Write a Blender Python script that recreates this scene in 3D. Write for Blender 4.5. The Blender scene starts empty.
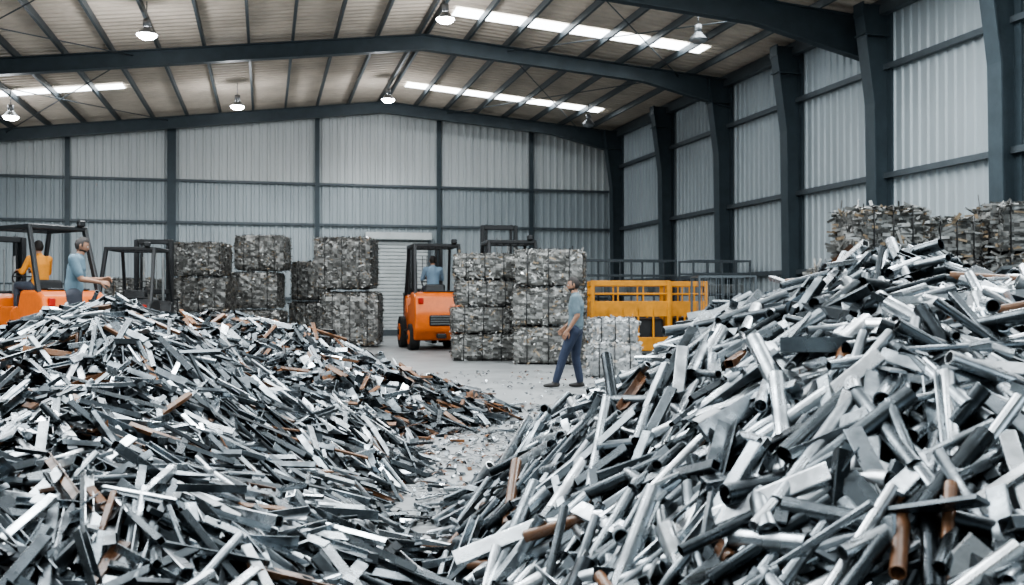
import bpy, bmesh, math, random
import numpy as np
from mathutils import Vector, Matrix
random.seed(7); rng=np.random.default_rng(11)
TH=math.radians(13.94); CT,ST=math.cos(TH),math.sin(TH)
def S(x,d,z=0.0):           # camera-aligned x and depth, from image pixels (rotated against the building axes) -> building coordinates
    return (x*CT+d*ST, -x*ST+d*CT, z)
ROTS=np.array([[CT,ST,0],[-ST,CT,0],[0,0,1.0]])

# ---------------------------------------------------------------- materials
def mat(name, col, rough=.6, metal=0.0, noise=0.0, nscale=4.0, bump=0.0, bscale=30, emit=None, col2=None, stretch=None):
    m=bpy.data.materials.new(name); m.use_nodes=True
    nt=m.node_tree; N=nt.nodes; L=nt.links; b=N['Principled BSDF']
    b.inputs['Base Color'].default_value=(*col,1); b.inputs['Roughness'].default_value=rough; b.inputs['Metallic'].default_value=metal
    tc=N.new('ShaderNodeTexCoord'); src=tc.outputs['Object']
    if stretch:
        mp=N.new('ShaderNodeMapping'); mp.inputs['Scale'].default_value=stretch; L.new(src,mp.inputs[0]); src=mp.outputs[0]
    if noise>0 or col2:
        n=N.new('ShaderNodeTexNoise'); n.inputs['Scale'].default_value=nscale; n.inputs['Detail'].default_value=6; n.inputs['Roughness'].default_value=.65
        L.new(src,n.inputs['Vector'])
        r=N.new('ShaderNodeValToRGB'); r.color_ramp.elements[0].position=.32; r.color_ramp.elements[1].position=.68
        c2=col2 if col2 else tuple(c*(1-noise) for c in col)
        r.color_ramp.elements[0].color=(*c2,1); r.color_ramp.elements[1].color=(*col,1)
        L.new(n.outputs['Fac'],r.inputs[0]); L.new(r.outputs[0],b.inputs['Base Color'])
    if bump>0:
        n2=N.new('ShaderNodeTexNoise'); n2.inputs['Scale'].default_value=bscale; n2.inputs['Detail'].default_value=4
        L.new(src,n2.inputs['Vector']); bp=N.new('ShaderNodeBump'); bp.inputs['Strength'].default_value=bump; bp.inputs['Distance'].default_value=.02
        L.new(n2.outputs['Fac'],bp.inputs['Height']); L.new(bp.outputs[0],b.inputs['Normal'])
    if emit:
        b.inputs['Emission Color'].default_value=(*emit[0],1); b.inputs['Emission Strength'].default_value=emit[1]
    return m
def tone_mat(name, stops, rough=.35, metal=.9, nscale=9, dirt=.45):
    m=bpy.data.materials.new(name); m.use_nodes=True
    nt=m.node_tree; N=nt.nodes; L=nt.links; b=N['Principled BSDF']
    a=N.new('ShaderNodeAttribute'); a.attribute_name='tone'
    r=N.new('ShaderNodeValToRGB'); e=r.color_ramp.elements
    e[0].position=stops[0][0]; e[0].color=(*stops[0][1],1); e[1].position=stops[-1][0]; e[1].color=(*stops[-1][1],1)
    for p,c in stops[1:-1]:
        q=e.new(p); q.color=(*c,1)
    L.new(a.outputs['Fac'],r.inputs[0])
    tc=N.new('ShaderNodeTexCoord'); n=N.new('ShaderNodeTexNoise'); n.inputs['Scale'].default_value=nscale; n.inputs['Detail'].default_value=5
    L.new(tc.outputs['Object'],n.inputs['Vector'])
    mr=N.new('ShaderNodeMapRange'); mr.inputs[1].default_value=.35; mr.inputs[2].default_value=.65; mr.inputs[3].default_value=1-dirt; mr.inputs[4].default_value=1
    L.new(n.outputs['Fac'],mr.inputs[0])
    mx=N.new('ShaderNodeMix'); mx.data_type='RGBA'; mx.blend_type='MULTIPLY'; mx.inputs['Factor'].default_value=1
    L.new(r.outputs[0],mx.inputs['A']); L.new(mr.outputs[0],mx.inputs['B']); L.new(mx.outputs['Result'],b.inputs['Base Color'])
    mr2=N.new('ShaderNodeMapRange'); mr2.inputs[1].default_value=.3; mr2.inputs[2].default_value=.7; mr2.inputs[3].default_value=rough+.2; mr2.inputs[4].default_value=rough-.05
    L.new(n.outputs['Fac'],mr2.inputs[0]); L.new(mr2.outputs[0],b.inputs['Roughness'])
    lt=N.new('ShaderNodeMath'); lt.operation='LESS_THAN'; lt.inputs[1].default_value=.935; L.new(a.outputs['Fac'],lt.inputs[0])
    ml=N.new('ShaderNodeMath'); ml.operation='MULTIPLY'; ml.inputs[1].default_value=metal; L.new(lt.outputs[0],ml.inputs[0]); L.new(ml.outputs[0],b.inputs['Metallic'])
    return m

M={}
M['scrap']=tone_mat('scrap_metal',[(0,(.024,.029,.033)),(.22,(.095,.108,.116)),(.5,(.28,.31,.33)),(.75,(.55,.59,.615)),(.93,(.93,.95,.96)),(.94,(.12,.06,.034)),(1,(.26,.125,.06))],rough=.22,metal=.94,dirt=.5)
M['bale']=tone_mat('baled_scrap',[(0,(.045,.045,.042)),(.3,(.17,.168,.158)),(.6,(.38,.378,.36)),(.85,(.64,.64,.62)),(.93,(.85,.85,.83)),(.94,(.2,.145,.09)),(1,(.36,.28,.19))],rough=.34,metal=.6,dirt=.4)
M['pale']=tone_mat('baled_aluminium',[(0,(.2,.21,.21)),(.4,(.42,.43,.43)),(.93,(.78,.79,.79)),(.94,(.4,.36,.3)),(1,(.5,.45,.4))],rough=.4,metal=.55,dirt=.25)
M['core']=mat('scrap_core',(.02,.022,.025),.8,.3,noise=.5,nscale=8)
M['floor']=mat('concrete_floor',(.29,.3,.3),.45,noise=.4,nscale=1.1,bump=.15,bscale=14)
M['wall']=mat('wall_sheet',(.36,.405,.425),.5,.15,noise=.22,nscale=.8,stretch=(1,1,.25))
M['wall2']=mat('wall_sheet_upper',(.58,.61,.61),.5,.1,noise=.14,nscale=.8,stretch=(1,1,.25))
M['roof']=mat('roof_sheet',(.66,.58,.49),.7,0,noise=.3,nscale=.7)
M['steel']=mat('painted_steel',(.048,.066,.077),.45,.2,noise=.25,nscale=3)
M['girt']=mat('girt_steel',(.09,.107,.118),.5,.3,noise=.2,nscale=3)
M['sky']=mat('translucent_sheet',(.9,.93,.95),.5,emit=((.88,.95,1),9))
M['lampon']=mat('lamp_lens',(.9,.9,.9),.5,emit=((.95,.98,1),60))
M['lampb']=mat('lamp_housing',(.3,.31,.32),.4,.6)
M['orange']=mat('orange_paint',(.74,.16,.02),.38,noise=.25,nscale=5)
M['yellow']=mat('yellow_paint',(.7,.29,.02),.45,noise=.3,nscale=4)
M['black']=mat('black_paint',(.018,.02,.022),.45,noise=.3,nscale=5)
M['rubber']=mat('rubber',(.015,.015,.015),.85,noise=.3,nscale=9)
M['greyp']=mat('grey_paint',(.16,.17,.17),.5,noise=.3,nscale=5)
M['red']=mat('red_lens',(.4,.02,.01),.3)
M['shutter']=mat('roller_shutter',(.55,.58,.58),.5,.2,noise=.2,nscale=2)
M['wire']=mat('bale_wire',(.05,.05,.05),.5,.6)

# ---------------------------------------------------------------- mesh builder
class MB:
    def __init__(s): s.V=[];s.L=[];s.C=[];s.M=[];s.Sm=[];s.T=[];s.n=0
    def add(s,v,f,mi=0,smooth=False,tone=.5,mtx=None):
        v=np.asarray(v,float).reshape(-1,3)
        if mtx is not None:
            m=np.array(mtx); v=v@m[:3,:3].T+m[:3,3]
        s.V.append(v); k=len(f)
        s.L.append(np.concatenate([np.asarray(x) for x in f])+s.n); s.C.append(np.array([len(x) for x in f]))
        s.M.append(np.full(k,mi) if np.isscalar(mi) else np.asarray(mi)); s.Sm.append(np.full(k,bool(smooth)) if np.isscalar(smooth) else np.asarray(smooth)); s.T.append(np.full(k,tone,float))
        s.n+=len(v); return s
    def inst(s,tpl,R,P,SC,tones,mi=0):
        v,f,sm=tpl; n=len(v); N=len(P)
        vv=v[None]*SC[:,None,:]; vv=np.einsum('nij,nkj->nki',R,vv)+P[:,None,:]
        s.V.append(vv.reshape(-1,3)); lf=np.concatenate([np.asarray(x) for x in f]); cf=np.array([len(x) for x in f])
        s.L.append((lf[None]+(np.arange(N)*n)[:,None]+s.n).ravel()); s.C.append(np.tile(cf,N))
        s.M.append(np.full(N*len(f),mi)); s.Sm.append(np.tile(np.asarray(sm,bool),N)); s.T.append(np.repeat(tones,len(f))); s.n+=n*N
    def make(s,name,mats,parent=None,xf=None):
        V=np.concatenate(s.V); L=np.concatenate(s.L); C=np.concatenate(s.C)
        if xf is not None: V=V@xf.T
        me=bpy.data.meshes.new(name); me.vertices.add(len(V)); me.vertices.foreach_set('co',V.astype(np.float32).ravel())
        me.loops.add(len(L)); me.loops.foreach_set('vertex_index',L.astype(np.int32)); me.polygons.add(len(C))
        me.polygons.foreach_set('loop_start',np.concatenate([[0],np.cumsum(C)[:-1]]).astype(np.int32))
        for m in mats: me.materials.append(m)
        me.polygons.foreach_set('material_index',np.concatenate(s.M).astype(np.int32)); me.polygons.foreach_set('use_smooth',np.concatenate(s.Sm).astype(bool))
        me.update(calc_edges=True)
        a=me.attributes.new('tone','FLOAT','FACE'); a.data.foreach_set('value',np.concatenate(s.T).astype(np.float32))
        o=bpy.data.objects.new(name,me); bpy.context.scene.collection.objects.link(o)
        if parent: o.parent=parent
        return o
def bma(bm):
    bm.verts.ensure_lookup_table(); v=np.array([x.co[:] for x in bm.verts]); f=[[q.index for q in x.verts] for x in bm.faces]; bm.free(); return v,f
def box(size,bev=0.0,seg=1):
    bm=bmesh.new(); bmesh.ops.create_cube(bm,size=1); bmesh.ops.scale(bm,vec=size,verts=bm.verts)
    if bev>0: bmesh.ops.bevel(bm,geom=list(bm.edges),offset=bev,segments=seg,affect='EDGES',profile=.5)
    return bma(bm)
def cyl(r1,r2,h,n=20):
    bm=bmesh.new(); bmesh.ops.create_cone(bm,cap_ends=True,segments=n,radius1=r1,radius2=r2,depth=h); return bma(bm)
def sph(n=16,m=10):
    bm=bmesh.new(); bmesh.ops.create_uvsphere(bm,u_segments=n,v_segments=m,radius=1); return bma(bm)
def T(x,y,z): return Matrix.Translation((x,y,z))
def along(p,q):
    p=Vector(p);q=Vector(q); d=(q-p); return Matrix.Translation((p+q)/2)@d.to_track_quat('Z','Y').to_matrix().to_4x4(), d.length
def rod(mb,p,q,r,mi=0,n=10):
    m,l=along(p,q); v,f=cyl(r,r,l,n); mb.add(v,f,mi,[len(x)==4 for x in f],mtx=m)
def bar(mb,p,q,w,h,mi=0,bev=0.0):
    m,l=along(p,q); v,f=box((w,h,l),bev); mb.add(v,f,mi,mtx=m)
def B(mb,c,s,mi=0,bev=0.0,seg=1,rot=None,tone=.5):
    v,f=box(s,bev,seg); m=T(*c)
    if rot is not None: m=m@rot
    mb.add(v,f,mi,mtx=m,tone=tone)
def prism(mb,prof,w,mi=0,bev=.03):   # profile in (y,z), extruded along x
    bm=bmesh.new(); a=[bm.verts.new((-w/2,y,z)) for y,z in prof]; b=[bm.verts.new((w/2,y,z)) for y,z in prof]
    n=len(prof); bm.faces.new(a[::-1]); bm.faces.new(b)
    for i in range(n): bm.faces.new((a[i],a[(i+1)%n],b[(i+1)%n],b[i]))
    bmesh.ops.recalc_face_normals(bm,faces=bm.faces)
    if bev: bmesh.ops.bevel(bm,geom=list(bm.edges),offset=bev,segments=3,affect='EDGES',profile=.5)
    v,f=bma(bm); mb.add(v,f,mi)

# ---------------------------------------------------------------- building shell
XR,XL,YB,YF=14.3,-16.0,40.0,-5.0; XC,ZR=4.47,9.2
def rz(x): return ZR-(.083*(x-XC) if x>XC else .12*(XC-x))
mb=MB(); B(mb,((XR+XL)/2,(YB+YF)/2,-.1),(XR-XL+1,YB-YF+1,.2)); mb.make('floor',[M['floor']])
def corrug(length,p=.26,a=.035):
    xs=[];k=int(length/p)
    for i in range(k):
        x=i*p; xs+=[(x,0),(x+p*.55,0),(x+p*.65,a),(x+p*.9,a)]
    xs.append((length,0)); return xs
def sheet_wall(mb,pts,z0f,z1f,mi):
    v=[];f=[]
    for (x,y) in pts: v+=[(x,y,z0f),(x,y,z1f(x) if callable(z1f) else z1f)]
    for i in range(len(pts)-1): f.append([2*i,2*i+2,2*i+3,2*i+1])
    mb.add(v,f,mi)
mb=MB(); cp=corrug(XR-XL,.3,.045)
pts=[(XL+x,YB-a) for x,a in cp]
sheet_wall(mb,pts,0,6.0,0); sheet_wall(mb,[(x,y+.03) for x,y in pts],6.0,lambda x:rz(x)+.25,1)
B(mb,((XR+XL)/2,YB+.12,3.3),(XR-XL,.1,6.6),0)
mb.make('wall_back',[M['wall'],M['wall2']])
mb=MB(); cp=corrug(YB-YF,.3,.045)
sheet_wall(mb,[(XR-a,YF+x) for x,a in cp],0,rz(XR)+.25,0); B(mb,(XR+.12,(YB+YF)/2,4.2),(.1,YB-YF,8.4),0); mb.make('wall_right',[M['wall']])
mb=MB(); sheet_wall(mb,[(XL+a,YF+x) for x,a in cp],0,rz(XL)+.25,0); B(mb,(XL-.12,(YB+YF)/2,3.4),(.1,YB-YF,6.8),0); mb.make('wall_left',[M['wall']])
# unseen front wall added to vary the reflections; two openings admit outdoor light
mb=MB(); 
for a,b,z0,z1 in ((XL,-9,0,6.6),(-4,5,0,6.6),(10,XR,0,6.6),(-9,-4,5,6.6),(5,10,5,6.6)): B(mb,((a+b)/2,YF,(z0+z1)/2),(b-a,.12,z1-z0))
v=[]
for x in (XL,XC,XR): v+=[(x,YF,6.6),(x,YF,rz(x)+.25)]
mb.add(v,[[0,2,3,1],[2,4,5,3]],0); mb.make('wall_front',[M['wall']])
# roof sheets
mb=MB(); cp=corrug(YB-YF,.34,.05)
for xa,xb in ((XC,XR),(XL,XC)):
    v=[];f=[]
    for y,a in cp: v+=[(xa,YF+y,rz(xa)+.22-a),(xb,YF+y,rz(xb)+.22-a)]
    for i in range(len(cp)-1): f.append([2*i,2*i+1,2*i+3,2*i+2])
    mb.add(v,f,0)
    v=[(xa,YF,rz(xa)+.3),(xb,YF,rz(xb)+.3),(xb,YB,rz(xb)+.3),(xa,YB,rz(xa)+.3)]; mb.add(v,[[0,1,2,3]],0)
mb.make('ceiling',[M['roof']])
mb=MB(); x=XC+.12
xs=[]
while x<XR: xs.append(x); x+=1.2
x=XC-.12
while x>XL: xs.append(x); x-=1.2
for x in xs: B(mb,(x,(YB+YF)/2,rz(x)+.07),(.07,YB-YF-.3,.19))
mb.make('trim_1',[M['girt']])
# translucent strips
mb=MB()
def strip(x0,x1,y0,y1):
    v=[(x0,y0,rz(x0)+.155),(x1,y0,rz(x1)+.155),(x1,y1,rz(x1)+.155),(x0,y1,rz(x0)+.155)]; mb.add(v,[[0,3,2,1]],0)
strip(5.0,12.4,26.3,27.1); strip(9.0,13.2,22.6,23.3); strip(5.0,12.5,35.8,36.6); strip(-10,-4.4,33.6,34.3)
for y in (17,13.5,10,6.5,3,-.5): strip(5.0,12.6,y,y+1); strip(-12,3.6,y,y+1)
mb.make('window_1',[M['sky']])
# rafters
COLY=[38.6,33.4,28.8,24.6,20.6,16.5,12.4,8.2,4.0,-.2]
mb=MB()
def rafter(y,dp=.5):
    for xa,xb,ha,hb in ((XC,XR-3,dp,dp),(XR-3,XR-.1,dp,dp+.45),(XL+2.5,XC,dp,dp),(XL,XL+2.5,dp+.4,dp)):
        za,zb=rz(xa)-.02,rz(xb)-.02
        for (ta,tb,ba,bb,w) in ((za,zb,za-.03,zb-.03,.26),(za,zb,za-ha,zb-hb,.03),(za-ha+.03,zb-hb+.03,za-ha,zb-hb,.26)):
            v=[(xa,y-w/2,ba),(xb,y-w/2,bb),(xb,y-w/2,tb),(xa,y-w/2,ta),(xa,y+w/2,ba),(xb,y+w/2,bb),(xb,y+w/2,tb),(xa,y+w/2,ta)]
            mb.add(v,[[0,1,2,3],[7,6,5,4],[0,4,5,1],[3,2,6,7],[0,3,7,4],[1,5,6,2]],0)
for y,dp in ((38.9,.45),(28.8,.45),(21.6,.6),(12.4,.6),(4.0,.6)): rafter(y,dp)
mb.make('trim_2',[M['steel']])
# columns right + left + back mullions
mb=MB()
def column(y,sx,xw):
    top=rz(xw)-.02
    def q(x): return xw-sx*x
    prof=[(0,0),(.42,0),(.5,top*.72),(.78,top-.3),(.78,top),(0,top)]
    w=.04; n=len(prof); v=[(q(px),y-w/2,pz) for px,pz in prof]+[(q(px),y+w/2,pz) for px,pz in prof]
    mb.add(v,[list(range(n)),list(range(2*n-1,n-1,-1))],0)
    for i in (1,2):   # inner flange
        (a,za),(b,zb)=prof[i],prof[i+1]
        v=[(q(a),y-.19,za),(q(a),y+.19,za),(q(b),y+.19,zb),(q(b),y-.19,zb),(q(a-.035),y-.19,za),(q(a-.035),y+.19,za),(q(b-.035),y+.19,zb),(q(b-.035),y-.19,zb)]
        mb.add(v,[[0,1,2,3],[7,6,5,4],[0,4,5,1],[3,2,6,7],[0,3,7,4],[1,5,6,2]],0)
    B(mb,(q(.78),y,top-.15),(.04,.38,.3)); B(mb,(q(.03),y,top/2),(.05,.4,top)); B(mb,(q(.39),y,top-.75),(.78,.36,.03)); B(mb,(q(.25),y,.02),(.6,.5,.04))
for y in COLY: column(y,1,XR-.05)
for y in COLY[::2]: column(y,-1,XL+.05)
for i,x in enumerate((-12.5,-7.13,-3.45,1.99,6.83,10.7)):
    w=.32 if i==2 else .18
    B(mb,(x,YB-.2,rz(x)/2),(w,.03,rz(x))); B(mb,(x,YB-.12,rz(x)/2),(.03 if i!=2 else .2,.2,rz(x)))
mb.make('trim_3',[M['steel']])
mb=MB()
for z in (1.5,4.4,6.0): B(mb,((XL+XR)/2,YB-.1,z),(XR-XL-.3,.1,.09))
for z in (2.2,4.35,6.9): B(mb,(XR-.13,(YB+YF)/2,z),(.14,YB-YF-.3,.13))
for z in (2.2,4.4): B(mb,(XL+.13,(YB+YF)/2,z),(.14,YB-YF-.3,.13))
B(mb,(XR-.2,(YB+YF)/2,rz(XR)-.15),(.2,YB-YF-.3,.2))
for ya,yb in ((28.8,38.9),(21.6,28.8)):
    for xa,xb in ((-9,-3.5),(7,12.5)):
        rod(mb,(xa,ya,rz(xa)-.15),(xb,yb,rz(xb)-.15),.016); rod(mb,(xa,yb,rz(xa)-.15),(xb,ya,rz(xb)-.15),.016)
mb.make('trim_4',[M['girt']])
mb=MB()
for i in range(26): B(mb,(5.2,YB-.13,.08+i*.145),(2.4,.05,.13),0,.02)
B(mb,(3.95,YB-.14,1.95),(.12,.14,3.9),1); B(mb,(6.45,YB-.14,1.95),(.12,.14,3.9),1); B(mb,(5.2,YB-.2,3.98),(2.7,.3,.3),0,.03)
mb.make('door_1',[M['shutter'],M['girt']])
mb=MB(); B(mb,((XL+XR)/2,YB-.14,.12),(XR-XL-.2,.06,.24)); mb.make('baseboard_back',[M['girt']])
mb=MB(); B(mb,(XR-.12,(YB+YF)/2,.12),(.06,YB-YF-.2,.24)); mb.make('baseboard_right',[M['girt']])

# high-bay lamps
for i,(x,y,on) in enumerate(((-2.7,24.7,1),(4.4,24.7,1),(10.6,23.2,0),(-7.6,33.4,1),(-.9,34.3,1),(4.2,35,1),(11.6,35,0),(-9,16,1),(0,14,1),(9,14,1))):
    mb=MB(); zt=rz(x)
    rod(mb,(0,0,zt-.36),(0,0,zt+.1),.012)
    v,f=cyl(.09,.09,.2,16); mb.add(v,f,0,True,mtx=T(0,0,zt-.42))
    v,f=cyl(.24,.09,.18,24); f2=[q for q in f if len(q)==4]; mb.add(v,f2,0,True,mtx=T(0,0,zt-.6))
    v,f=sph(20,12); mb.add(v*np.array([.22,.22,.11]),f,1 if on else 0,True,mtx=T(0,0,zt-.69))
    o=mb.make('high_bay_lamp',[M['lampb'],M['lampon']]); o.location=(x,y,0)
    if on:
        l=bpy.data.lights.new('lamp','SPOT'); l.energy=1150 if y>30 else 750; l.spot_size=math.radians(160); l.spot_blend=.6; l.shadow_soft_size=.22; l.color=(.92,.97,1)
        lo=bpy.data.objects.new('lamp_light',l); bpy.context.scene.collection.objects.link(lo); lo.parent=o; lo.location=(0,0,zt-.84)
        l=bpy.data.lights.new('lamp_roof_fill','POINT'); l.energy=150; l.shadow_soft_size=.25; l.color=(.95,.97,1)   # added point light below each lit lamp, brightens the roof
        lo=bpy.data.objects.new('lamp_roof_fill',l); bpy.context.scene.collection.objects.link(lo); lo.parent=o; lo.location=(0,0,zt-1.1)

# ---------------------------------------------------------------- scrap templates (x,z cross-section, y length)
def ext(prof,hollow=None,smooth=False):
    n=len(prof);v=[(a,-.5,b) for a,b in prof]+[(a,.5,b) for a,b in prof]
    f=[[i,i+n,(i+1)%n+n,(i+1)%n] for i in range(n)]; sm=[smooth]*n
    if hollow:
        k=len(v);v+=[(a*hollow,-.5,b*hollow) for a,b in prof]+[(a*hollow,.5,b*hollow) for a,b in prof]
        f+=[[k+i,k+(i+1)%n,k+(i+1)%n+n,k+i+n] for i in range(n)]; sm+=[smooth]*n
        k2=len(v); v+=v[:n]+v[k:k+n]; f+=[[k2+i,k2+(i+1)%n,k2+n+(i+1)%n,k2+n+i] for i in range(n)]; sm+=[False]*n
        k3=len(v); v+=v[n:2*n]+v[k+n:k+2*n]; f+=[[k3+i,k3+n+i,k3+n+(i+1)%n,k3+(i+1)%n] for i in range(n)]; sm+=[False]*n
    else:
        k=len(v); v+=v[:2*n]; f+=[[k+i for i in range(n)],[k+n+i for i in range(n-1,-1,-1)]]; sm+=[False,False]
    return np.array(v),f,sm
circ=[(.5*math.cos(a),.5*math.sin(a)) for a in np.linspace(0,2*math.pi,16,endpoint=False)]
sq=[(-.5,-.42),(-.42,-.5),(.42,-.5),(.5,-.42),(.5,.42),(.42,.5),(-.42,.5),(-.5,.42)]
TUBE=ext(circ,.84,True); ROD=ext(circ,None,True); SQT=ext(sq,.86); BAR=ext(sq)
ANG=ext([(-.5,-.5),(.5,-.5),(.5,-.4),(-.4,-.4),(-.4,.5),(-.5,.5)])
CHN=ext([(-.5,-.5),(.5,-.5),(.5,.5),(.4,.5),(.4,-.4),(-.4,-.4),(-.4,.5),(-.5,.5)])
def bent(ang):
    ys=np.linspace(-.5,.5,6); v=[];f=[]
    for i,y in enumerate(ys):
        dz=ang[i]; v+=[(-.5,y,dz-.03),(.5,y,dz-.03),(.5,y,dz+.03),(-.5,y,dz+.03)]
    for i in range(5):
        a=4*i
        for j in range(4): f.append([a+j,a+(j+1)%4,a+4+(j+1)%4,a+4+j])
    f+=[[0,3,2,1],[20,21,22,23]]; return np.array(v,float),[q[::-1] for q in f],[False]*len(f)
BENT=[bent([0,.3,.5,.4,.1,-.3]),bent([0,.02,.05,.25,.5,.8]),bent([-.4,0,.1,-.1,.2,.6])]
def frames(nrm,dirv):
    y=dirv-nrm*np.sum(dirv*nrm,1,keepdims=True); y/=np.linalg.norm(y,axis=1,keepdims=True)
    x=np.cross(y,nrm); return np.stack([x,y,nrm],axis=2)
def rotax(axis,ang):
    a=axis; c=np.cos(ang)[:,None,None]; s=np.sin(ang)[:,None,None]
    K=np.zeros((len(a),3,3)); K[:,0,1]=-a[:,2];K[:,0,2]=a[:,1];K[:,1,0]=a[:,2];K[:,1,2]=-a[:,0];K[:,2,0]=-a[:,1];K[:,2,1]=a[:,0]
    return np.eye(3)[None]*c+s*K+(1-c)*np.einsum('ni,nj->nij',a,a)
def hfun(lobes):
    def h(x,d):
        z=np.full(np.shape(x),-1.0)
        for (cx,cd,H,rl,rr,rf,rb,p) in lobes:
            dx=x-cx; dd=d-cd; r=np.sqrt((dx/np.where(dx<0,rl,rr))**2+(dd/np.where(dd<0,rf,rb))**2)
            zz=H*(1-r**p); k=.12; m=np.maximum(z,zz); z=m+k*np.exp(-np.abs(z-zz)/k)*.35*(m>0)
        n=.06*np.sin(2.3*x+1.1*d)+.045*np.sin(3.7*d-1.9*x+1)+.035*np.sin(6.1*x+.4)*np.cos(5.3*d)
        return z+n*np.clip((z+.1)*2,0,1)
    return h
def pile(name,lobes,box_,count,sizes,kinds,layers=(-.08,.07),rust=.05,spread=38,extra=0,bright=(1.25,1.35),near=0.0):
    h=hfun(lobes); x0,x1,d0,d1=box_; mb=MB()
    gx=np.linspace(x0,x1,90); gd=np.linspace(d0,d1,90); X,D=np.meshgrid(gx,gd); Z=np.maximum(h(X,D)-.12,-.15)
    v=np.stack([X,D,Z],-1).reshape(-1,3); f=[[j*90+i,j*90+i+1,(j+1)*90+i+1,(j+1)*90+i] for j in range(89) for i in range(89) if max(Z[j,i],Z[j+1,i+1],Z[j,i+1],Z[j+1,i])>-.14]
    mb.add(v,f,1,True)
    P=[]; tot=0
    while tot<count:
        x=rng.uniform(x0,x1,count*2); d=rng.uniform(d0,d1,count*2); z=h(x,d); k=z>.0
        P.append(np.stack([x[k],d[k],z[k]],1)); tot+=k.sum()
    P=np.concatenate(P)[:count]
    if extra:   # strays around the foot
        x=rng.uniform(x0-.3,x1+.5,extra*12); d=rng.uniform(d0,d1+.3,extra*12); z=h(x,d); k=(z<=0.0)&(z>-.28); q=np.stack([x[k],d[k],np.full(k.sum(),.0)],1)[:extra]; P=np.concatenate([P,q])
    n=len(P); e=.12; hx=(h(P[:,0]+e,P[:,1])-h(P[:,0]-e,P[:,1]))/(2*e); hd=(h(P[:,0],P[:,1]+e)-h(P[:,0],P[:,1]-e))/(2*e)
    flat=P[:,2]<=.0; hx[flat]=0.001; hd[flat]=.001
    nr=np.stack([-hx,-hd,np.ones(n)],1); nr/=np.linalg.norm(nr,axis=1,keepdims=True)
    dn=np.stack([hx,hd,np.zeros(n)],1)+rng.normal(0,.05,(n,3)); dn[:,2]=0; dn/=np.linalg.norm(dn,axis=1,keepdims=True)+1e-6
    a=np.radians(rng.normal(0,spread,n)); w=rng.random(n)<.22; a[w]=rng.uniform(-1.57,1.57,w.sum()); a[flat]=rng.uniform(0,6,flat.sum())
    dv=np.einsum('nij,nj->ni',rotax(nr,a),dn); dv*=np.where(rng.random(n)<.5,1,-1)[:,None]; R=frames(nr,dv)
    tilt=np.radians(rng.normal(0,10,n)); tilt[flat]=0; R=np.einsum('nij,njk->nik',rotax(R[:,:,0],tilt),R)
    roll=np.radians(rng.normal(0,34,n)); roll[flat]*=.1; R=np.einsum('nij,njk->nik',rotax(R[:,:,1],roll),R)
    off=rng.uniform(layers[0],layers[1],n); P=P+nr*off[:,None]; P[flat,2]=rng.uniform(.012,.03,flat.sum())
    tn=np.clip(rng.beta(bright[0],bright[1],n)*.93,0,.93); rr=rng.random(n)<rust; tn[rr]=rng.uniform(.95,1,rr.sum())
    kd=rng.choice(len(kinds),n,p=np.array([k[1] for k in kinds])/sum(k[1] for k in kinds))
    fs=1+near*np.clip((6.0-P[:,1])/3,0,1)
    for i,(nm,_,w0,w1,t0,t1) in enumerate(kinds):
        m=kd==i; c=m.sum()
        if not c: continue
        L=rng.uniform(sizes[0],sizes[1],c)*np.where(rng.random(c)<.12,1.4,1)*fs[m]; W=rng.uniform(w0,w1,c)*fs[m]; Tt=W*rng.uniform(t0,t1,c)
        L[flat[m]]*=.45; W=np.where(flat[m],W*.6,W); Tt=np.where(flat[m],Tt*.5,Tt)
        if nm in('b0','b1','b2'): L*=.7; Tt*=.45
        tp={'tube':TUBE,'rod':ROD,'sqt':SQT,'bar':BAR,'ang':ANG,'chn':CHN,'b0':BENT[0],'b1':BENT[1],'b2':BENT[2]}[nm]
        if nm in('tube','rod','sqt'): Tt=W.copy()
        if nm=='sqt': Tt=W*rng.uniform(.6,1,c)
        mb.inst(tp,R[m],P[m],np.stack([W,L,Tt],1),tn[m],0)
    o=mb.make(name,[M['scrap'],M['core']],xf=ROTS); return h
kR=[('tube',.5,.034,.074,1,1),('rod',.08,.02,.038,1,1),('sqt',.16,.03,.06,1,1),('bar',.18,.035,.08,.1,.35),('ang',.05,.04,.06,.6,1),('chn',.03,.04,.06,.5,.8)]
hR=pile('scrap_metal_pile',[(2.35,6.0,1.68,2.75,2.6,3.9,3.2,1.4),(3.6,6.4,1.54,2.6,2.6,3.9,3,1.4)],(-.7,6.3,2.0,9.8),7000,(.24,.58),kR,rust=.025,extra=150,bright=(1.35,1.15),near=.3)
kL=[('tube',.1,.02,.042,1,1),('sqt',.28,.02,.048,1,1),('bar',.34,.025,.055,.12,.45),('ang',.13,.03,.05,.6,1),('chn',.1,.03,.05,.5,.8),('b1',.04,.05,.1,1,1)]
hL=pile('scrap_metal_pile',[(-3.4,8.3,1.3,3,2.6,4.8,3,1.3),(-5.3,8.0,1.36,3,2.8,5,3,1.4),(-2.8,5.0,.72,3,2.45,2.9,2.6,1.3)],(-8.2,.0,2.0,11),12000,(.2,.52),kL,rust=.045,extra=260,bright=(1.25,1.2),near=.4)
kM=[('sqt',.16,.03,.055,1,1),('bar',.3,.03,.07,.1,.4),('ang',.16,.04,.06,.6,1),('b0',.12,.06,.12,1,1),('b1',.13,.06,.12,1,1),('b2',.13,.06,.12,1,1)]
hM=pile('scrap_metal_pile',[(-3.9,12.4,1.3,4,3.9,3.4,2.6,1.15),(-6.6,14.6,.5,3,2.5,2,2,2.5)],(-10.2,.5,8.6,17.2),8500,(.2,.55),kM,rust=.12,spread=50,extra=300,bright=(1.1,1.35))

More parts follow.
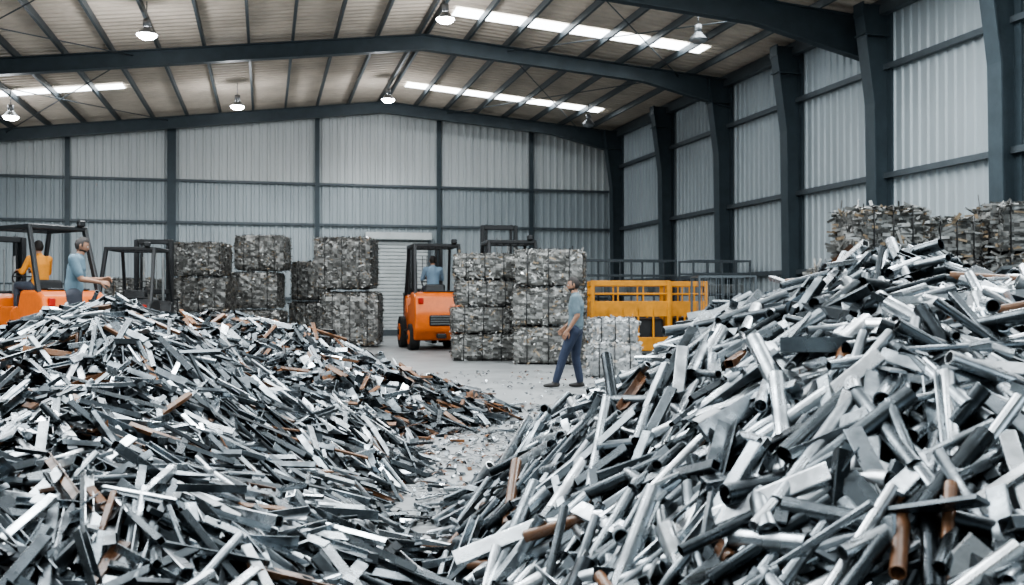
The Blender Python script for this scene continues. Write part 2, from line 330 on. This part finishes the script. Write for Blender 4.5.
# ---------------------------------------------------------------- bales
def bale_stack(name,x,d,w,dp,layers,rot=0,m='bale',dens=300,strip=(.06,.22,.01,.03),jit=.05,flat=False,shifts=None,br=(1.25,1.3)):
    mb=MB(); z=0
    for li,h in enumerate(layers):
        ox,oy=(shifts[li] if shifts else (rng.uniform(-jit,jit),rng.uniform(-jit,jit))); ww=w*rng.uniform(.93,1); hh=h*.95; a0=math.radians(rng.uniform(-3,3))
        bm=bmesh.new(); bmesh.ops.create_cube(bm,size=1); bmesh.ops.subdivide_edges(bm,edges=list(bm.edges),cuts=11,use_grid_fill=True)
        for v in bm.verts:
            ex=max(0,abs(v.co.x)-.38)/.12; ey=max(0,abs(v.co.y)-.38)/.12; ez=max(0,abs(v.co.z)-.38)/.12
            s=1+rng.uniform(-.018,.01); c=Vector((v.co.x*ww,v.co.y*dp,v.co.z*hh))
            c.x*=s*(1-.05*ez*ex-.03*ey*ex); c.y*=s*(1-.07*ez*ey-.03*ex*ey); c.z*=1-.05*ex*ez-.05*ey*ez; v.co=c
        v,f=bma(bm); rm=T(ox,oy,z+h/2)@Matrix.Rotation(a0,4,'Z'); k=len(f); mb.add(v,f,0,False,tone=.3,mtx=rm); mb.T[-1]=rng.uniform(.05,.55,k)
        rm=np.array(rm)
        for (ax,s,A) in ((0,1,dp*hh),(0,-1,dp*hh),(1,1,ww*hh),(1,-1,ww*hh),(2,1,ww*dp)):
            n=int(A*dens); hs=np.array([ww,dp,hh])/2*.95; P=rng.uniform(-1,1,(n,3))*hs
            oth=[i for i in range(3) if i!=ax]; edge=np.max(np.abs(P[:,oth])/hs[oth],axis=1); P[:,ax]=s*(hs[ax]/.95+rng.uniform(-.03,.008,n)-.01-.05*np.clip((edge-.75)/.25,0,1)**2)
            nr=np.zeros((n,3)); nr[:,ax]=s; nr+=rng.normal(0,.08 if flat else .18,(n,3)); nr/=np.linalg.norm(nr,axis=1,keepdims=True)
            dv=rng.normal(0,1,(n,3)); 
            if ax!=2: dv[:,2]*=.1 if flat else .45
            R=frames(nr,dv); R=np.einsum('ij,njk->nik',rm[:3,:3],R); P=P@rm[:3,:3].T+rm[:3,3]
            tn=np.clip(rng.beta(br[0],br[1],n)*.93,0,.93); q=rng.random(n)<.12; tn[q]=rng.uniform(.95,1,q.sum())
            k=rng.integers(0,3,n)
            for t in range(3):
                mm=k==t; c=mm.sum(); mb.inst(BENT[t],R[mm],P[mm],np.stack([rng.uniform(strip[2],strip[3],c)*1.5,rng.uniform(strip[0],strip[1],c),rng.uniform(.015,.04,c)],1),tn[mm],0)
        for k in (-.3,0,.3):
            a=hh/2+.012; b=dp/2+.012; pts=[(k*ww,-b,-a),(k*ww,b,-a),(k*ww,b,a),(k*ww,-b,a)]
            for i in range(4):
                p=Matrix(rm.tolist())@Vector(pts[i]); q=Matrix(rm.tolist())@Vector(pts[(i+1)%4]); rod(mb,p,q,.011,1,5)
        z+=h
    o=mb.make(name,[M[m],M['wire']]); o.location=S(x,d,.0); o.rotation_euler=(0,0,-TH+math.radians(rot)); return o
bale_stack('scrap_bale_stack',-.69,24.0,1.5,1.25,[.64,.64,.63,.63],4)
bale_stack('scrap_bale_stack',.9,22.55,1.62,1.15,[.86,.86,.86],-5)
bale_stack('scrap_bale_stack',-5.0,30.8,1.85,1.5,[1.72,1.66],0,shifts=[(.08,0),(-.1,-.05)])
bale_stack('scrap_bale_stack',-7.75,30.6,1.6,1.1,[1.15,1.15,1.12],3,shifts=[(0,0),(-.1,0),(.1,0)],br=(1.2,1.5))
bale_stack('scrap_bale_stack',-6.55,32.4,1.15,1.1,[1.4,1.3],0,br=(1.0,2.0))
bale_stack('scrap_bale_stack',-9.05,29.1,1.65,1.1,[1.05,1.05,1.02],-3,shifts=[(0,0),(.08,0),(-.08,0)])
bale_stack('scrap_bale_stack',-10.9,28.6,1.4,1.0,[.7,.7,.66],6)
for (x,d,w,l) in ((5.33,14.4,.98,[.7,.7,.7,.66]),(6.55,15.0,.82,[.68,.68,.68,.62]),(7.5,14.7,.95,[.7,.7,.7,.76]),(5.9,17.6,1.1,[.7,.7,.65])):
    bale_stack('flattened_sheet_bale_stack',x,d,w,.9,l,rng.uniform(-6,6),dens=260,strip=(.2,.5,.015,.035),flat=True,jit=.04,br=(1.25,1.4))
bale_stack('aluminium_bale_stack',2.02,20.3,.95,.9,[.55,.52],5,m='pale',dens=260,strip=(.08,.24,.02,.05))
bale_stack('aluminium_bale_stack',1.95,18.6,.95,.8,[.62],-8,m='pale',dens=260,strip=(.08,.24,.02,.05))

# floor litter
mb=MB(); n=3200; x=rng.normal(-.3,.9,n); d=rng.uniform(4.8,20,n); x=np.where(d>13,rng.uniform(-2.2,2.4,n),x); keep=(rng.random(n)<np.where(d>13,.2,np.where(d>10.5,.6,1))); x=x[keep];d=d[keep]; n=len(x)
P=np.stack([x,d,np.full(n,.012)],1); nr=np.tile([0,0,1.0],(n,1))+rng.normal(0,.1,(n,3)); nr/=np.linalg.norm(nr,axis=1,keepdims=True)
R=frames(nr,rng.normal(0,1,(n,3))); tn=np.clip(rng.beta(1.4,1.4,n)*.93,0,.93); q=rng.random(n)<.2; tn[q]=.97
mb.inst(BENT[0],R,P,np.stack([rng.uniform(.01,.045,n),rng.uniform(.02,.15,n),rng.uniform(.02,.04,n)],1),tn); mb.make('floor_debris',[M['scrap']],xf=ROTS)

# ---------------------------------------------------------------- forklifts
def forklift(x,d,rot,sc,paint,masth=2.25):
    e=bpy.data.objects.new('forklift',None); bpy.context.scene.collection.objects.link(e); e.location=S(x,d); e.rotation_euler=(0,0,-TH+math.radians(rot)); e.scale=(sc,sc,sc)
    mb=MB()
    prism(mb,[(-.95,.2),(-1.18,.42),(-1.2,.75),(-1.12,1.1),(-.95,1.2),(-.5,1.2),(-.42,.95),(-.2,.9),(-.2,.2)],1.08,0,.05)
    prism(mb,[(-.25,.2),(-.25,.95),(.12,.95),(.16,.78),(.42,.78),(.5,1.1),(.68,1.16),(.8,.7),(.88,.45),(.88,.2)],1.0,0,.03)
    mb.make('chassis',[paint],e)
    mb=MB(); B(mb,(0,-1.2,.62),(.5,.05,.22),0,.02)
    for i in range(4): B(mb,(0,-1.225,.55+i*.05),(.46,.02,.018),1)
    B(mb,(0,-1.17,.3),(.2,.12,.1),0,.02); B(mb,(0,-.75,1.215),(.7,.4,.03),0,.01)
    B(mb,(0,.3,.785),(.9,.26,.02),0); B(mb,(.53,.1,.38),(.1,.5,.05),0,.01); B(mb,(-.53,.1,.38),(.1,.5,.05),0,.01)
    mb.make('grille_and_steps',[M['black'],M['greyp']],e)
    mb=MB()
    for sx in(-1,1): B(mb,(sx*.42,-1.16,1.02),(.1,.06,.12),0,.01)
    mb.make('tail_lights',[M['red']],e)
    mb=MB()
    for sx in(-1,1):
        for y,r,w in ((.62,.34,.24),(-.68,.27,.2)):
            R=T(sx*.5,y,r)@Matrix.Rotation(math.pi/2,4,'Y')
            v,f=cyl(r,r,w,28); mb.add(v,f,0,[len(q)==4 for q in f],mtx=R)
            v,f=cyl(r*.55,r*.5,w+.03,20); mb.add(v,f,1,[len(q)==4 for q in f],mtx=R)
            v,f=cyl(r*.18,r*.18,w+.07,12); mb.add(v,f,0,False,mtx=R)
    mb.make('wheels',[M['rubber'],paint],e)
    mb=MB(); top=2.18
    for sx in(-1,1):
        bar(mb,(sx*.5,-.95,1.15),(sx*.46,-.62,top),.06,.09,0,.01); bar(mb,(sx*.48,.66,1.05),(sx*.45,.35,top),.06,.07,0,.01)
        bar(mb,(sx*.46,-.66,top),(sx*.45,.4,top),.07,.07,0,.01)
    bar(mb,(-.46,-.64,top),(.46,-.64,top),.07,.07,0,.01); bar(mb,(-.45,.38,top),(.45,.38,top),.07,.07,0,.01)
    for i in range(5): bar(mb,(-.3+i*.15,-.64,top+.02),(-.3+i*.15,.38,top+.02),.03,.03)
    B(mb,(.35,-.7,top+.08),(.12,.1,.1),0,.02)
    mb.make('overhead_guard',[M['black']],e)
    mb=MB()
    for sx in(-1,1):
        bar(mb,(sx*.36,1.0,.08),(sx*.36,1.0,masth),.08,.14,0,.01); bar(mb,(sx*.27,1.05,.12),(sx*.27,1.05,masth+.02),.05,.1,0,.01)
        rod(mb,(sx*.2,.97,.2),(sx*.2,.97,masth*.85),.03,1); rod(mb,(sx*.38,.9,.6),(sx*.38,.5,.72),.035,1)
    for z in (.3,masth*.55,masth-.04): bar(mb,(-.38,1.02,z),(.38,1.02,z),.08,.1,0,.01)
    rod(mb,(-.05,1.0,.2),(-.05,1.0,masth*.9),.012,1); rod(mb,(.05,1.0,.2),(.05,1.0,masth*.9),.012,1)
    mb.make('mast',[M['black'],M['greyp']],e)
    mb=MB()
    for z in(.22,.55): B(mb,(0,1.14,z),(.95,.05,.1),0,.01)
    for i in range(7): B(mb,(-.45+i*.15,1.15,.85),(.025,.03,.65))
    B(mb,(0,1.15,1.18),(.95,.035,.04))
    for sx in(-1,1): B(mb,(sx*.25,1.19,.35),(.12,.05,.6),0,.01); B(mb,(sx*.25,1.7,.07),(.12,1.05,.045),0,.01)
    mb.make('fork_carriage',[M['black']],e)
    mb=MB(); B(mb,(0,-.12,1.05),(.5,.48,.22),0,.05,2); B(mb,(0,-.38,1.24),(.44,.1,.26),0,.04,2,rot=Matrix.Rotation(-.12,4,'X'))
    rod(mb,(0,.56,1.1),(0,.36,1.42),.025)
    ring=[Vector((.17*math.cos(a),.355-.06*math.sin(a),1.43+.13*math.sin(a))) for a in np.linspace(0,2*math.pi,17)]
    for i in range(16): rod(mb,ring[i],ring[i+1],.013,0,6)
    rod(mb,ring[0],ring[8],.01)
    mb.make('seat_and_wheel',[M['black']],e)
    return e
F1=forklift(-2.38,29.6,14,1.38,M['orange'])
F2=forklift(-10.35,21.6,56,1.36,M['orange'],2.1)
F3=forklift(-9.2,24.6,4,1.22,M['black'],2.45)
F4=forklift(-.15,28.6,10,1.4,M['greyp'],2.62)

# ---------------------------------------------------------------- yellow stillages, racks, cages
def skip(x,d,w,rot=0,h=1.93):
    mb=MB()
    for sx in(-1,1):
        for sy in(-1,1): B(mb,(sx*w/2,sy*.6,h/2),(.1,.1,h),0,.01)
    for z,t in((h-.07,.14),(h-.34,.05),(1.2,.4),(.3,.35)):
        for sy in(-1,1): B(mb,(0,sy*.6,z),(w,.05,t),0,.01)
        for sx in(-1,1): B(mb,(sx*w/2,0,z),(.05,1.2,t),0,.01)
    for i in range(1,5):
        for sy in(-1,1): B(mb,(-w/2+w*i/5,sy*.6,.7),(.05,.05,1.0),0,.01)
    for i in (1,2): 
        for sy in(-1,1): B(mb,(-w/2+w*i/3,sy*.6,h-.3),(.04,.04,.5),0,.01)
    B(mb,(0,0,.14),(w,1.2,.06),1); B(mb,(0,.05,.55),(w*.9,.95,.8),1,.06,2)
    o=mb.make('yellow_steel_stillage',[M['yellow'],M['black']]); o.location=S(x,d); o.rotation_euler=(0,0,-TH+math.radians(rot))
skip(3.05,26.2,1.95); skip(4.75,27.2,.95,-4)
def rack(x,d,w,h=2.7,rot=0,n=4):
    mb=MB()
    for i in range(n+1):
        for y in(-.5,.5): B(mb,(-w/2+w*i/n,y,h/2),(.05,.05,h))
    for z in(.15,.9,1.6,2.2,h-.03):
        for y in(-.5,.5): B(mb,(0,y,z),(w,.04,.05))
    for z in(.9,1.6): 
        B(mb,(0,0,z-.03),(w*.98,.95,.04)); 
        for i in range(n): B(mb,(-w/2+w*(i+.5)/n,0,z+.15),(w/n*.7,.6,.28),1,.03)
    for i in range(n+1): B(mb,(-w/2+w*i/n,0,h-.03),(.04,1,.04))
    o=mb.make('steel_storage_rack',[M['girt'],M['greyp']]); o.location=S(x,d); o.rotation_euler=(0,0,math.radians(rot)); return o
rack(3.6,31.5,3.0); rack(6.0,29.5,1.8,2.6)
def cage(x,d,w,h,rot=0):
    mb=MB()
    for sx in(-1,1):
        for sy in(-1,1): B(mb,(sx*w/2,sy*.5,h/2),(.05,.05,h))
    for z in(.12,h*.5,h-.02):
        for sy in(-1,1): B(mb,(0,sy*.5,z),(w,.04,.04))
        for sx in(-1,1): B(mb,(sx*w/2,0,z),(.04,1,.04))
    k=int(w/.12)
    for i in range(1,k):
        for sy in(-1,1): rod(mb,(-w/2+w*i/k,sy*.5,.12),(-w/2+w*i/k,sy*.5,h),.008,0,5)
    B(mb,(0,0,.1),(w,1,.04)); B(mb,(0,0,h*.35),(w*.9,.85,h*.45),1,.05)
    o=mb.make('wire_mesh_cage',[M['girt'],M['greyp']]); o.location=S(x,d); o.rotation_euler=(0,0,-TH+math.radians(rot))
cage(5.0,23.6,1.3,2.0); cage(-13.2,27.5,1.6,1.9)

# ---------------------------------------------------------------- people
def limb(p,r1,q,r2,flat=(1,1),side=(1,0,0),n=16):
    p=np.array(p,float);q=np.array(q,float);a=q-p;l=np.linalg.norm(a);a/=l
    s=np.array(side,float); s=s-a*np.dot(s,a)
    if np.linalg.norm(s)<.05: s=np.array([0,1.0,0])-a*a[1]
    s/=np.linalg.norm(s); t=np.cross(a,s); V=[];rings=[]
    for k in (-80,-55,-30,0): rings.append((p+a*r1*math.sin(math.radians(k))*min(flat),r1*math.cos(math.radians(k))))
    for k in (0,30,55,80): rings.append((q+a*r2*math.sin(math.radians(k))*min(flat),r2*math.cos(math.radians(k))))
    for c,r in rings:
        for j in range(n):
            an=2*math.pi*j/n; V.append(c+s*math.cos(an)*r*flat[0]+t*math.sin(an)*r*flat[1])
    F=[[i*n+j,i*n+(j+1)%n,(i+1)*n+(j+1)%n,(i+1)*n+j] for i in range(7) for j in range(n)]
    F+=[list(range(n-1,-1,-1)),[7*n+j for j in range(n)]]
    return np.array(V),F
def remeshed(parts,vox,sm=3):
    mb=MB()
    for P in parts: v,f=limb(*P[:4],**P[5]) ; mb.add(v,f)
    o=mb.make('tmp',[]); m=o.modifiers.new('r','REMESH'); m.mode='VOXEL'; m.voxel_size=vox; s=o.modifiers.new('s','SMOOTH'); s.iterations=sm; s.factor=.5
    dg=bpy.context.evaluated_depsgraph_get(); ev=o.evaluated_get(dg); me=ev.to_mesh()
    V=np.zeros(len(me.vertices)*3); me.vertices.foreach_get('co',V); V=V.reshape(-1,3); F=[list(p.vertices) for p in me.polygons]; ev.to_mesh_clear()
    bpy.data.objects.remove(o); return V,F
def label(V,F,parts):
    C=np.array([V[f].mean(0) for f in F]); best=np.full(len(C),9.0); lab=np.zeros(len(C),int)
    for P in parts:
        p,r1,q,r2=np.array(P[0],float),P[1],np.array(P[2],float),P[3]; fl=P[5].get('flat',(1,1)); k=sum(fl)/2
        a=q-p; t=np.clip(((C-p)@a)/(a@a),0,1); d=np.linalg.norm(C-(p+t[:,None]*a),axis=1)-(r1+(r2-r1)*t)*k
        m=d<best; best[m]=d[m]; lab[m]=P[4]
    return lab
def hand(w,dirv,nrm,thumb,curl=.5):
    w=Vector(w); d=Vector(dirv).normalized(); n=Vector(nrm); n=(n-d*n.dot(d)).normalized(); s=d.cross(n).normalized()*thumb
    P=[]
    for k in (-.022,-.008,.008,.022): P.append((w+s*k*.6+d*.0,.016,w+s*k*1.15+d*.085,.0135,0,{}))
    for off,L in ((.031,.072),(.0105,.08),(-.0105,.075),(-.031,.058)):
        p=w+d*.088+s*off; ang=.15; r=.0095
        for k,fr in enumerate((.45,.32,.23)):
            ang+=curl*(.75 if k else .55); dd=(d*math.cos(ang)+n*math.sin(ang)); q=p+dd*L*fr*1.05; P.append((p,r,q,r*.92,0,{})); p=q; r*=.92
    p=w+d*.022+s*.025; dd=(d*.65+s*.65+n*.3).normalized(); q=p+dd*.045; P.append((p,.014,q,.0115,0,{})); dd=(d*.85+s*.15+n*.45).normalized(); q2=q+dd*.032; P.append((q,.0112,q2,.0095,0,{})); P.append((q2,.0095,q2+dd*.022,.008,0,{}))
    return P
hv,hf=sph(48,36)
def person(name,J,cols,loc,rotz,sc=1.0,headrot=0,nod=0,beard=False,longsleeve=False):
    V3=lambda k:Vector(J[k]); parts=[]
    pel,wst,chs,nk=V3('pel'),V3('wst'),V3('chs'),V3('nk')
    def A(p,r1,q,r2,lab,flat=(1,1),side=(1,0,0)): parts.append((p,r1,q,r2,lab,dict(flat=flat,side=side)))
    A(pel,.158,wst,.138,2,(1,.74)); A(pel.lerp(wst,.35),.160,wst,.148,1,(1,.8)); A(wst,.148,chs,.174,1,(1,.74)); A(chs,.174,chs.lerp(nk,.55),.147,1,(1,.7)); A(chs.lerp(nk,.6),.1,nk,.062,1)
    A(nk,.055,V3('hd')-Vector((0,0,.07)),.052,0)
    for s in 'LR':
        sh,el,wr=V3('sh'+s),V3('el'+s),V3('wr'+s)
        A(chs.lerp(nk,.55),.075,sh,.064,1); A(chs,.1,sh,.068,1)
        if longsleeve: A(sh,.066,el,.05,1); A(el,.048,wr,.036,1)
        else:
            m=sh.lerp(el,.75); A(sh,.068,m,.061,1); A(m,.046,el,.042,0); A(el,.042,wr,.028,0)
        A(wr,.027,wr+(wr-el).normalized()*.02,.022,0)
        hp,kn,an=V3('hp'+s),V3('kn'+s),V3('an'+s); toe=V3('to'+s)
        A(hp,.107,kn,.071,2); A(kn,.071,an+ (kn-an).normalized()*.03,.059,2)
        up=Vector((0,0,1)); heel=an-(toe-an).normalized()*.04; heel.z=an.z-.045; ball=toe.copy()
        A(an+up*.015,.046,an-up*.03,.047,3); A(heel,.042,heel.lerp(ball,.65),.044,3,(1,.85)); A(heel.lerp(ball,.6),.045,ball,.036,3,(1.05,.75))
    V,F=remeshed(parts,.0125,3); lab=label(V,F,parts)
    mb=MB(); mb.add(V,F,lab,True)
    for s,th in (('L',1),('R',-1)):
        el,wr=V3('el'+s),V3('wr'+s); d=J.get('hd'+s,(wr-el)); n=J.get('pn'+s,(0,0,-1))
        hp=hand(wr+Vector(d).normalized()*.012,d,n,th*J.get('thumb',1),J.get('curl',.5)); v,f=remeshed(hp,.0048,2); mb.add(v,f,0,True)
    hc=V3('hd'); HM=T(*hc)@Matrix.Rotation(headrot,4,'Z')@Matrix.Rotation(nod,4,'X')
    def shape(u,off=0):
        x,y,z=u[:,0].copy(),u[:,1].copy(),u[:,2].copy()
        X=x*.077;Y=y*.096;Z=z*.12; lo=np.clip(-z,0,1); X*=1-.32*lo**1.6; Y=np.where(y>0,Y*(1-.1*lo),Y*(1-.38*lo)); Y=np.where(y>0,Y*.93,Y); Y+=np.where(y>0,.012*np.exp(-((z+.85)/.25)**2)*np.exp(-(x/.4)**2),0)
        fr=y>0
        g=lambda cx,cz,sx,sz:np.exp(-((X-cx)/sx)**2-((Z-cz)/sz)**2)
        Y+=np.where(fr,-.009*g(.031,.004,.016,.012)-.009*g(-.031,.004,.016,.012)+.006*g(0,.024,.045,.009)+.012*g(0,-.004,.009,.022)+.02*g(0,-.026,.013,.012)+.006*g(0,-.055,.022,.011)-.003*g(0,-.07,.02,.006)+.004*g(.04,-.022,.018,.016)+.004*g(-.04,-.022,.018,.016),0)
        r=np.stack([X,Y,Z],1); return r*(1+off)
    hm=np.array(HM)
    mb.add(shape(hv),hf,0,True,mtx=hm)
    cc=np.array([hv[f].mean(0) for f in hf]); x,y,z=cc.T
    keep=(z>.5-.35*np.clip(-y+.35,0,1)*1.6)&(z>-.45)|((y<-.25)&(z>-.5))|((np.abs(x)>.75)&(y<.25)&(z>-.05))
    hair=shape(hv,.075); hair[:,2]+=.003; mb.add(hair,[f for f,k in zip(hf,keep) if k],4,True,mtx=hm)
    if beard:
        kb=(z<-.42)&(y>-.1)&(z>-.98)&~((np.abs(x)<.25)&(z>-.52)&(z<-.4)); bd=shape(hv,.035); mb.add(bd,[f for f,k in zip(hf,kb) if k],4,True,mtx=hm)
    sv,sf=sph(12,8)
    for sx in(-1,1):
        mb.add(sv*np.array([.013,.009,.0085]),sf,5,True,mtx=HM@T(sx*.031,.0805,.004)); mb.add(sv*.0048,sf,4,True,mtx=HM@T(sx*.031,.088,.004))
        mb.add(sv*np.array([.018,.006,.004]),sf,4,True,mtx=HM@T(sx*.031,.0875,.022))
        mb.add(sv*np.array([.009,.02,.031]),sf,0,True,mtx=HM@T(sx*.077,-.004,-.004)@Matrix.Rotation(sx*.35,4,'Z'))
    mb.add(sv*np.array([.023,.007,.006]),sf,6,True,mtx=HM@T(0,.087,-.054))
    ms=[mat(name+'_'+n,c,r,noise=.2,nscale=12) for n,c,r in (('skin',cols[0],.55),('shirt',cols[1],.85),('trousers',cols[2],.85),('shoes',(.03,.027,.025),.6),('hair',(.018,.014,.012),.7),('eye',(.7,.7,.68),.3),('lips',(.25,.1,.08),.5))]
    o=mb.make(name,ms); o.location=loc; o.rotation_euler=(0,0,rotz); o.scale=(sc,)*3; return o
def stand(**k):
    J=dict(pel=(0,0,.93),wst=(0,-.005,1.09),chs=(0,0,1.3),nk=(0,-.01,1.47),hd=(0,.015,1.625),
        shL=(-.18,-.005,1.41),elL=(-.235,-.03,1.13),wrL=(-.235,.06,.89),shR=(.18,-.005,1.41),elR=(.235,-.03,1.13),wrR=(.235,.06,.89),
        hpL=(-.085,0,.9),knL=(-.1,.03,.49),anL=(-.11,0,.09),toL=(-.13,.17,.035),hpR=(.085,0,.9),knR=(.1,.03,.49),anR=(.11,0,.09),toR=(.13,.17,.035))
    J.update(k); return J
SK=(.31,.17,.11)
# man standing by the bales, leaning back a little with one leg out in front, arms low
J=stand(pel=(0,0,.92),wst=(0,-.01,1.08),chs=(0,-.015,1.29),nk=(0,-.005,1.455),hd=(0,.03,1.61),
  knL=(-.1,.17,.52),anL=(-.1,.3,.10),toL=(-.11,.47,.04),hpL=(-.085,.02,.89),hpR=(.085,-.01,.89),knR=(.09,0,.48),anR=(.1,-.07,.09),toR=(.12,.09,.035),
  shL=(-.178,-.01,1.4),elL=(-.235,-.05,1.13),wrL=(-.22,.09,.91),pnL=(1,0,-.2),shR=(.178,0,1.4),elR=(.235,.0,1.13),wrR=(.2,.17,.95),pnR=(-1,0,-.2),curl=.4)
person('man_standing',J,(SK,(.115,.16,.185),(.025,.035,.065)),S(1.03,16.2),-TH+math.radians(82),1.04,headrot=.1,nod=-.08,beard=True)
J=stand(chs=(0,.03,1.29),nk=(0,.06,1.45),hd=(0,.1,1.6),elL=(-.22,.12,1.12),wrL=(-.14,.36,1.13),elR=(.22,.1,1.12),wrR=(.16,.34,1.08),pnL=(1,0,-.5),pnR=(-1,0,-.5),curl=.6)
zg=float(hM(np.array([-6.42]),np.array([14.6]))[0])
person('man_sorting_scrap',J,(SK,(.11,.17,.21),(.05,.055,.07)),S(-6.42,14.6,zg+.05),-TH+math.radians(-70),1.03,headrot=-.1,nod=-.25,beard=True)
def seated():
    return dict(pel=(0,-.02,.12),wst=(0,-.04,.28),chs=(0,-.02,.49),nk=(0,0,.66),hd=(0,.03,.815),
        shL=(-.18,0,.6),elL=(-.25,.12,.36),wrL=(-.15,.36,.4),shR=(.18,0,.6),elR=(.25,.12,.36),wrR=(.15,.36,.4),
        hpL=(-.09,.03,.1),knL=(-.14,.46,.13),anL=(-.13,.5,-.3),toL=(-.13,.66,-.355),hpR=(.09,.03,.1),knR=(.14,.46,.13),anR=(.13,.5,-.3),toR=(.13,.66,-.355),pnL=(0,.3,-1),pnR=(0,.3,-1),curl=.75)
def operator(F,cols,sc,beard=False,name='forklift_operator',long=True):
    m=Matrix.Translation(F.location)@F.rotation_euler.to_matrix().to_4x4(); p=m@(Vector((0,-.12,1.17))*F.scale.x)
    return person(name,seated(),cols,p,F.rotation_euler.z,sc,beard=beard,longsleeve=long)
operator(F1,(SK,(.2,.29,.38),(.04,.045,.06)),1.2)
operator(F2,(SK,(.66,.26,.03),(.05,.06,.08)),1.2,True)

# ---------------------------------------------------------------- light, world, camera
def area(x,y,z,sx,sy,e,c=(.92,.97,1)):
    l=bpy.data.lights.new('fill_area','AREA'); l.shape='RECTANGLE'; l.size=sx; l.size_y=sy; l.energy=e; l.color=c
    o=bpy.data.objects.new('overhead_fill',l); bpy.context.scene.collection.objects.link(o); o.location=(x,y,z)
area(9,15.3,8.1,6,1.8,700); area(-4,15.3,7.3,8,1.8,850); area(9,8,8.1,6,1.5,650); area(-3,8,7.4,8,1.5,750)  # unseen fill lamps added under the roof to light the heaps from above
w=bpy.data.worlds.new('World'); bpy.context.scene.world=w; w.use_nodes=True
w.node_tree.nodes['Background'].inputs[0].default_value=(.7,.86,1,1); w.node_tree.nodes['Background'].inputs[1].default_value=1.8
try:
    bpy.context.scene.view_settings.look='AgX - Medium High Contrast'
except Exception as ex: print(ex)
cd=bpy.data.cameras.new('camera'); cam=bpy.data.objects.new('camera',cd); bpy.context.scene.collection.objects.link(cam)
cd.lens=35; cd.sensor_width=36; cam.location=(0,0,1.43); cam.rotation_euler=(math.radians(90.43),0,-TH); cd.clip_end=200
cd.dof.use_dof=True; cd.dof.focus_distance=9; cd.dof.aperture_fstop=2.8
bpy.context.scene.camera=cam
